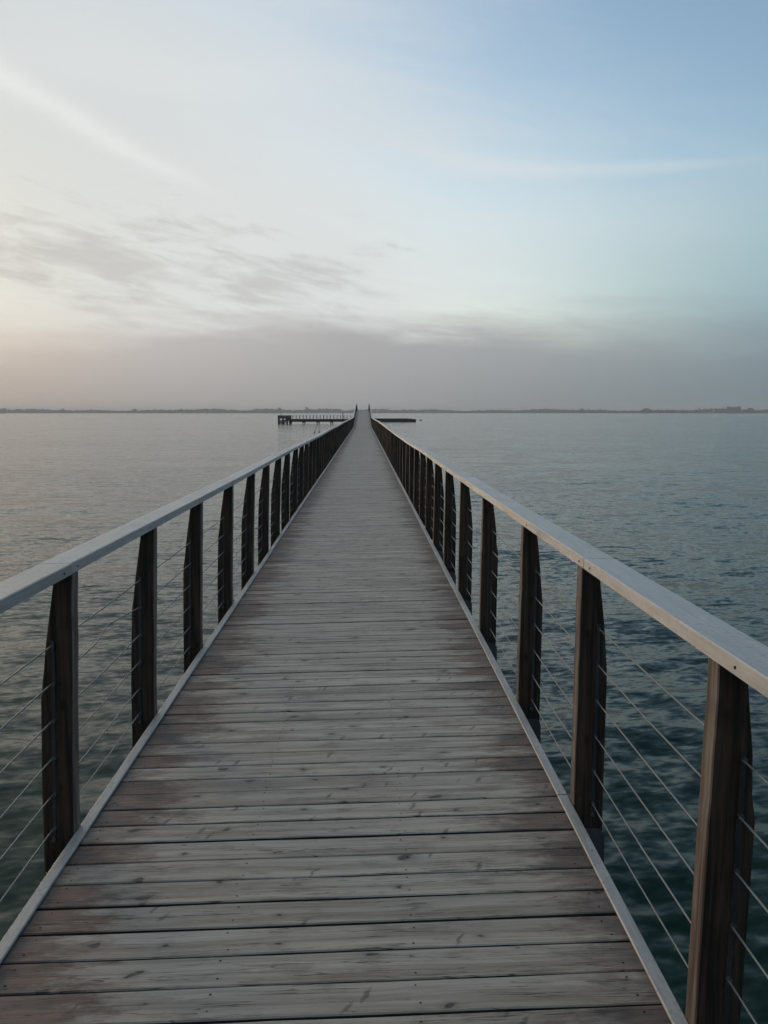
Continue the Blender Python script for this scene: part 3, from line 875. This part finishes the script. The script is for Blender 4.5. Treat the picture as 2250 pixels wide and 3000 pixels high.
def px_az(x): return math.degrees(math.atan((x - 1125.0) / 2450.0)) + 1.38
def far_tree(px, h, w, lab):
    a = px_az(px); rr0 = shore_r(a) + 30
    x, y = rr0 * math.sin(R(a)), rr0 * math.cos(R(a))
    t = empty('far_tree', (x, y, WATER + 1.2))
    tag(t, lab, 'tree', 'tall trees on the far shore')
    m1 = MB(); m1.tube([(0, 0, -1), (0.3, 0, h * 0.5), (0, 0, h * 0.85)], [0.8, 0.5, 0.15], 6); m1.build('trunk', M_BARK, t)
    m2 = MB(); clumps(m2, 0, 0, h * 0.62, w, h * 0.36, 26, sr); m2.build('crown', M_LEAF, t)
far_tree(20, 19, 12, 'broad hazy tree on the far shore at the very left edge')
far_tree(190, 17, 9, 'hazy treetop standing out on the far shore, second from the left edge')
far_tree(400, 17, 8, 'hazy treetop on the far shore, third from the left edge')
far_tree(536, 16, 8, 'hazy treetop on the far shore, left of the landing stage')
far_tree(822, 21, 7, 'tall hazy tree on the far shore above the fender frame')
far_tree(899, 22, 9, 'tall hazy tree on the far shore above the middle of the landing stage')
far_tree(1700, 17, 11, 'rounded hazy tree on the far shore midway right of the pier')
far_tree(2190, 18, 10, 'hazy tree just right of the blocky building on the far shore')

def far_thing(px, name, lab, cat, fn, d=25):
    a = px_az(px); rr0 = shore_r(a) + d
    t = empty(name, (rr0 * math.sin(R(a)), rr0 * math.cos(R(a)), WATER + 1.2))
    t.rotation_euler[2] = -R(a)
    tag(t, lab, cat); fn(t)
def block(t):
    for (x0, x1, h) in ((-24, -9, 23), (-9, 10, 21), (10, 24, 23)):
        m1 = MB(); m1.box(x0, x1 - 0.05, -8, 8, 0, h); m1.build('wall', M_WALL, t)
        for zz in range(4, int(h) - 2, 4):
            for xx in range(int(x0) + 2, int(x1) - 2, 5):
                m2 = MB(); m2.box(xx, xx + 2.6, -8.25, -7.9, zz, zz + 2); m2.build('window', M_PANE, t)
        m3 = MB(); m3.box(x0 - 0.4, x1 + 0.3, -8.4, 8.4, h, h + 0.6); m3.build('roof', M_ROOF, t)
far_thing(2142, 'apartment_block', 'blocky flat-topped hazy building on the far shore at the right', 'building', block)
def hall(t):
    m1 = MB(); m1.box(-20, 20, -10, 10, 0, 10); m1.build('wall', M_WALL, t)
    m2 = MB(); m2.add([(-22, -11, 10.02), (22, -11, 10.02), (22, 11, 10.02), (-22, 11, 10.02), (-3, 0, 19), (3, 0, 19)],
                      [(0, 3, 2, 1), (0, 1, 5, 4), (1, 2, 5), (2, 3, 4, 5), (3, 0, 4)]); m2.build('roof', M_ROOF, t)
    for k in range(6):
        m3 = MB(); m3.box(-17 + k * 6, -14.5 + k * 6, -10.2, -9.9, 4, 7); m3.build('window', M_PANE, t)
far_thing(1889, 'pointed_house', 'hazy building with a pointed roof on the far shore, right of centre', 'building', hall)
def tower(t):
    m1 = MB(); m1.tube([(0, 0, -1), (0, 0, 15)], [1.6, 1.2], 10); m1.build('shaft', M_WALL, t, True)
    m2 = MB(); m2.tube([(0, 0, 14.5), (0, 0, 15.5), (0, 0, 18), (0, 0, 19)], [1.2, 3.4, 3.6, 0.5], 12); m2.build('tank', M_WALL, t, True)
far_thing(2042, 'water_tower', 'thin hazy tower on the far shore left of the blocky building', 'tower', tower)

# ------------------------------------------------------------------ haze: the evening air
mb = MB(); mb.box(-9600, 9600, -9600, 9600, WATER - 3.2, 34.0)
hz = bpy.data.materials.new('haze'); hz.use_nodes = True
nt = hz.node_tree; nt.nodes.clear()
pvn = nt.nodes.new('ShaderNodeVolumePrincipled')
pvn.inputs['Color'].default_value = (0.86, 0.87, 0.88, 1)
pvn.inputs['Density'].default_value = 0.00020
pvn.inputs['Anisotropy'].default_value = 0.2
out = nt.nodes.new('ShaderNodeOutputMaterial')
nt.links.new(pvn.outputs[0], out.inputs['Volume'])
haze = mb.build('haze', hz)
tag(haze, 'thin even evening haze over the water', 'haze', kind='stuff')
